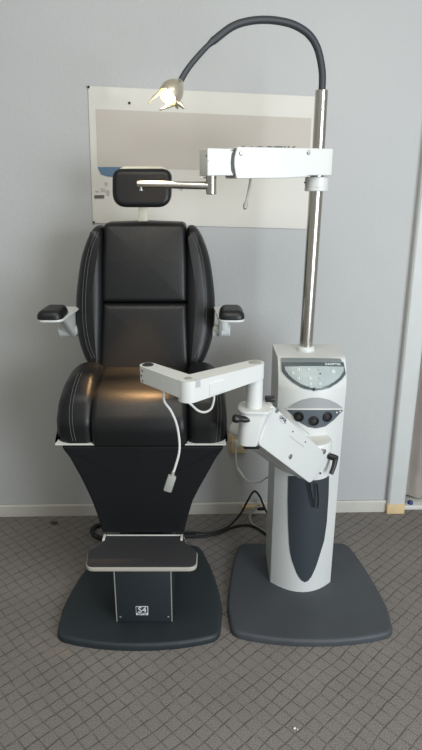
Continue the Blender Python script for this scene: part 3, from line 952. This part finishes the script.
# cover plate on the side of the elbow arm and a dark slot
fn = -n1 if n1.y > 0 else n1
fpl = V((EB.x, EB.y, zA)) + fn * .0278
def side(px, py): return on_plane(px, py, fpl, fn)
q0, q1 = side(209.5, 381), side(225, 393)
ctr = (q0 + q1) / 2; w_ = (V((q1.x - q0.x, q1.y - q0.y, 0))).length
b = NB(); pillow(b, fillet([(-w_ / 2, -.02), (w_ / 2, -.017), (w_ / 2, .017), (-w_ / 2, .017)], [.002, .002, .006, .006], 4), lambda u, v, tt: ctr + d1 * u + V((0, 0, v)) + fn * tt, -.001, .0018, .0, .001); obj('side_cover', b, 'white', la)
q0 = side(198, 383)
b = NB(); box(b, (0, 0, 0), (.016, .002, .024), .0006, 1, frame(q0, d1, fn, V((0, 0, 1)))); obj('side_notch', b, 'groove', la)
# instrument leads
c0 = EC.lerp(EB, .42); c0.z = zA - .047
lead = [c0 + V((0, 0, .01))] + [at(x, y, Y=c0.y - .004) for x, y in ((164, 400), (171, 411), (176.5, 424), (179.3, 440), (179, 453), (175.5, 466), (172.2, 476))]
b = NB(); tube(b, spline(lead, 7), .0036, 10); ld = obj('lead', b, 'cord_white', la, 'white lead hanging from the forearm')
q0, q1 = at(172.4, 475.5, Y=c0.y - .004), at(167.3, 491, Y=c0.y - .004)
b = NB(); tube(b, [at(173.3, 471.5, Y=c0.y - .004), q0], [.0045, .0055], 10); obj('strain_relief', b, 'cap', ld)
dz = (q0 - q1).normalized(); dx = V((1, 0, 0)); dx = (dx - dz * dx.dot(dz)).normalized(); dy = dz.cross(dx)
b = NB(); box(b, (0, 0, 0), (.025, .016, (q0 - q1).length), .004, 2, frame((q0 + q1) / 2, dx, dy, dz)); obj('connector', b, 'cap', ld)
ec = EB.lerp(EA, .47)
lp = [EB + V((-.012, -.005, -.058)), at(190, 403.5, Y=EB.y + .01), at(198, 410.5, Y=EB.y + .03), at(205, 412, Y=EB.y + .05), at(211, 408.5, Y=EB.y + .07), at(213.8, 400, Y=EB.y + .085), at(213.8, 392, Y=EB.y + .09)]
b = NB(); tube(b, spline(lp, 7), .0034, 10); obj('lead', b, 'cord_white', la, 'white lead looped under the elbow')
# dark lead looped in front of the inlay
q = [at(x, y, Y=1.93) for x, y in ((308.5, 478), (311, 492), (314.5, 506), (317.5, 507), (318.2, 498), (317, 484))]
b = NB(); tube(b, spline(q, 6), .0028, 8); obj('lead', b, 'black', pc, 'black lead looped in front of the dark inlay')

# ------------------------------------------------------------------ cables, outlet and odds on the floor
def cord(name, pts, r, m, label, cat='cable', seg=10):
    b = NB(); tube(b, spline(pts, 7), r, seg)
    return tag(obj(name, b, m), label, cat)
F = lambda x, y, r: at(x, y, z=r)
r = .0105
cord('conduit_hose', [F(116, 524.5, r), F(104, 524.3, r), F(95.5, 526.5, r), F(92.3, 531, r), F(96, 536, r), F(107, 538.8, r), F(125, 538.5, r), F(150, 537, r), F(175, 536, r), F(196, 535.8, r)], r, 'rubber', 'thick black hose curling out from behind the chair foot on the carpet', 'hose')
r = .006
cord('mains_cable', [F(194, 536.5, r), F(205, 536.3, r), F(219, 533, r), F(233, 527.2, r), F(247, 525.2, r), F(258, 528.5, r), F(268, 536, r), F(276, 540, r)], r, 'rubber', 'black cord lying flat on the carpet between chair and stand')
up_ = [F(165, 532.5, .022), F(193, 532.5, .022), F(207, 533, .022), F(222, 529.5, .024), F(232, 523.5, .03)]
yy = up_[-1].y
up_ += [at(241, 513, Y=yy - .01), at(248, 500, Y=yy - .04), at(254.2, 491.3, Y=yy - .06), at(260, 497, Y=yy - .09), at(265, 509, Y=yy - .12), at(271, 520, Y=yy - .16)]
cord('mains_cable', up_, .0048, 'rubber', 'black cord arching up off the carpet into the side of the stand')
t = thing('wall_outlet', 'beige wall outlet with plugged-in adapter beside the chair seat', 'outlet', onwall(237, 452))
c = onwall(237.5, 441, 0)
FM = frame(c, WX, -WN, V((0, 0, 1)))
b = NB(); box(b, (0, -.004, 0), (.085, .008, .125), .003, 2, FM); obj('cover_plate', b, 'beige', t)
b = NB(); box(b, (.0, -.025, -.012), (.062, .036, .060), .006, 2, FM); obj('adapter', b, 'beige', t)
b = NB(); box(b, (-.006, -.05, .012), (.022, .022, .03), .005, 2, FM); obj('plug', b, 'cord_white', t)
o0 = onwall(236.5, 440, .05)
wp = [o0, onwall(235.8, 447, .055), onwall(236, 458, .05), onwall(237.5, 468, .045), onwall(242, 476, .05), onwall(250, 481.6, .07), onwall(259, 482.4, .12), onwall(266, 478, .2), onwall(273, 474, .28)]
c_ = cord('adapter_cable', wp, .0036, 'cord_white', 'thin white cord drooping from the wall outlet to the stand')
b = NB(); tube(b, [onwall(237.3, 468, .0455), onwall(243.6, 477.5, .052)], .0065, 10); o = obj('cord_clip', b, 'cord_white', c_)
cord('data_cable', [onwall(262, 507, .05), onwall(255.5, 507.5, .06), F(250.2, 515, .03) , F(251, 522, .008), F(256, 527, .006), F(263, 531, .006), F(270, 534, .006)], .006, 'cord_grey', 'grey cord curling down from the baseboard behind the stand')
t = thing('extension_strip', 'beige strip with black plug lying along the baseboard behind the stand', 'power strip', onwall(254, 510, .03))
c = onwall(253.5, 506.7, .03)
b = NB(); box(b, (0, 0, 0), (.112, .022, .016), .003, 2, frame(c, WX, -WN, V((0, 0, 1)))); obj('strip', b, 'raw_wood', t)
c = onwall(262, 505.5, .045)
b = NB(); box(b, (0, 0, .012), (.016, .02, .03), .003, 2, frame(c, WX, -WN, V((0, 0, 1)))); obj('plug', b, 'cord_white', t)
b = NB(); box(b, (-.006, -.004, -.010), (.034, .026, .018), .003, 2, frame(c, WX, -WN, V((0, 0, 1)))); obj('plug', b, 'black', t, 'black plug')
def crumb(name, px, py, sx, sy, h, m, label, cat):
    p = at(px, py, z=0)
    b = NB()
    bmesh.ops.create_icosphere(b, subdivisions=2, radius=1)
    for v in b.verts:
        k = 1 + random.uniform(-.25, .25)
        v.co = V((p.x + v.co.x * sx * k, p.y + v.co.y * sy * k, h / 2 + v.co.z * h / 2))
    mn = min(v.co.z for v in b.verts)
    for v in b.verts: v.co.z -= mn
    tag(obj(name, b, m, angle=20), label, cat)
crumb('crumb', 294.6, 729, .0042, .004, .006, 'print_white', 'larger white crumb on the open carpet in front of the stand', 'crumb')
crumb('crumb', 297.6, 730, .0022, .002, .004, 'print_white', 'smaller white crumb just right of the bigger crumb', 'crumb')
crumb('lint_scrap', 54.5, 523.5, .018, .012, .008, 'lint', 'dark lint scrap on the carpet near the left baseboard', 'lint')

# ------------------------------------------------------------------ light
w = bpy.data.worlds.new('world'); scene.world = w; w.use_nodes = True
bg = w.node_tree.nodes['Background']
bg.inputs['Color'].default_value = (.98, 1.0, .92, 1)
bg.inputs['Strength'].default_value = .31
def area(name, loc, target, sx, sy, power, col):
    l = bpy.data.lights.new(name, 'AREA'); l.shape = 'RECTANGLE'; l.size = sx; l.size_y = sy; l.energy = power; l.color = col
    o = bpy.data.objects.new(name, l); COL.objects.link(o); o.location = loc
    o.rotation_euler = (V(target) - V(loc)).to_track_quat('-Z', 'Y').to_euler()
    return o
area('window_light', (2.3, -1.2, 1.4), (.1, 2.4, 1.0), 1.8, 1.8, 128, (.86, .93, 1))
area('ceiling_light', (.1, .7, 2.66), (.2, 1.6, 0), 1.8, .9, 25, (1, .97, .88))
l = bpy.data.lights.new('lamp_light', 'SPOT'); l.energy = 330; l.color = (1, .58, .26); l.shadow_soft_size = .02; l.spot_size = math.radians(25); l.spot_blend = 1
o = bpy.data.objects.new('lamp_light', l); COL.objects.link(o); o.location = hA + hd_ * .086
o.rotation_euler = (V((-.27, 1.985, .88)) - o.location).to_track_quat('-Z', 'Y').to_euler()

vs_ = scene.view_settings
vs_.view_transform = 'Standard'
try: vs_.look = 'None'
except Exception: pass
vs_.gamma = 1; vs_.use_curve_mapping = False
vs_.exposure = .1
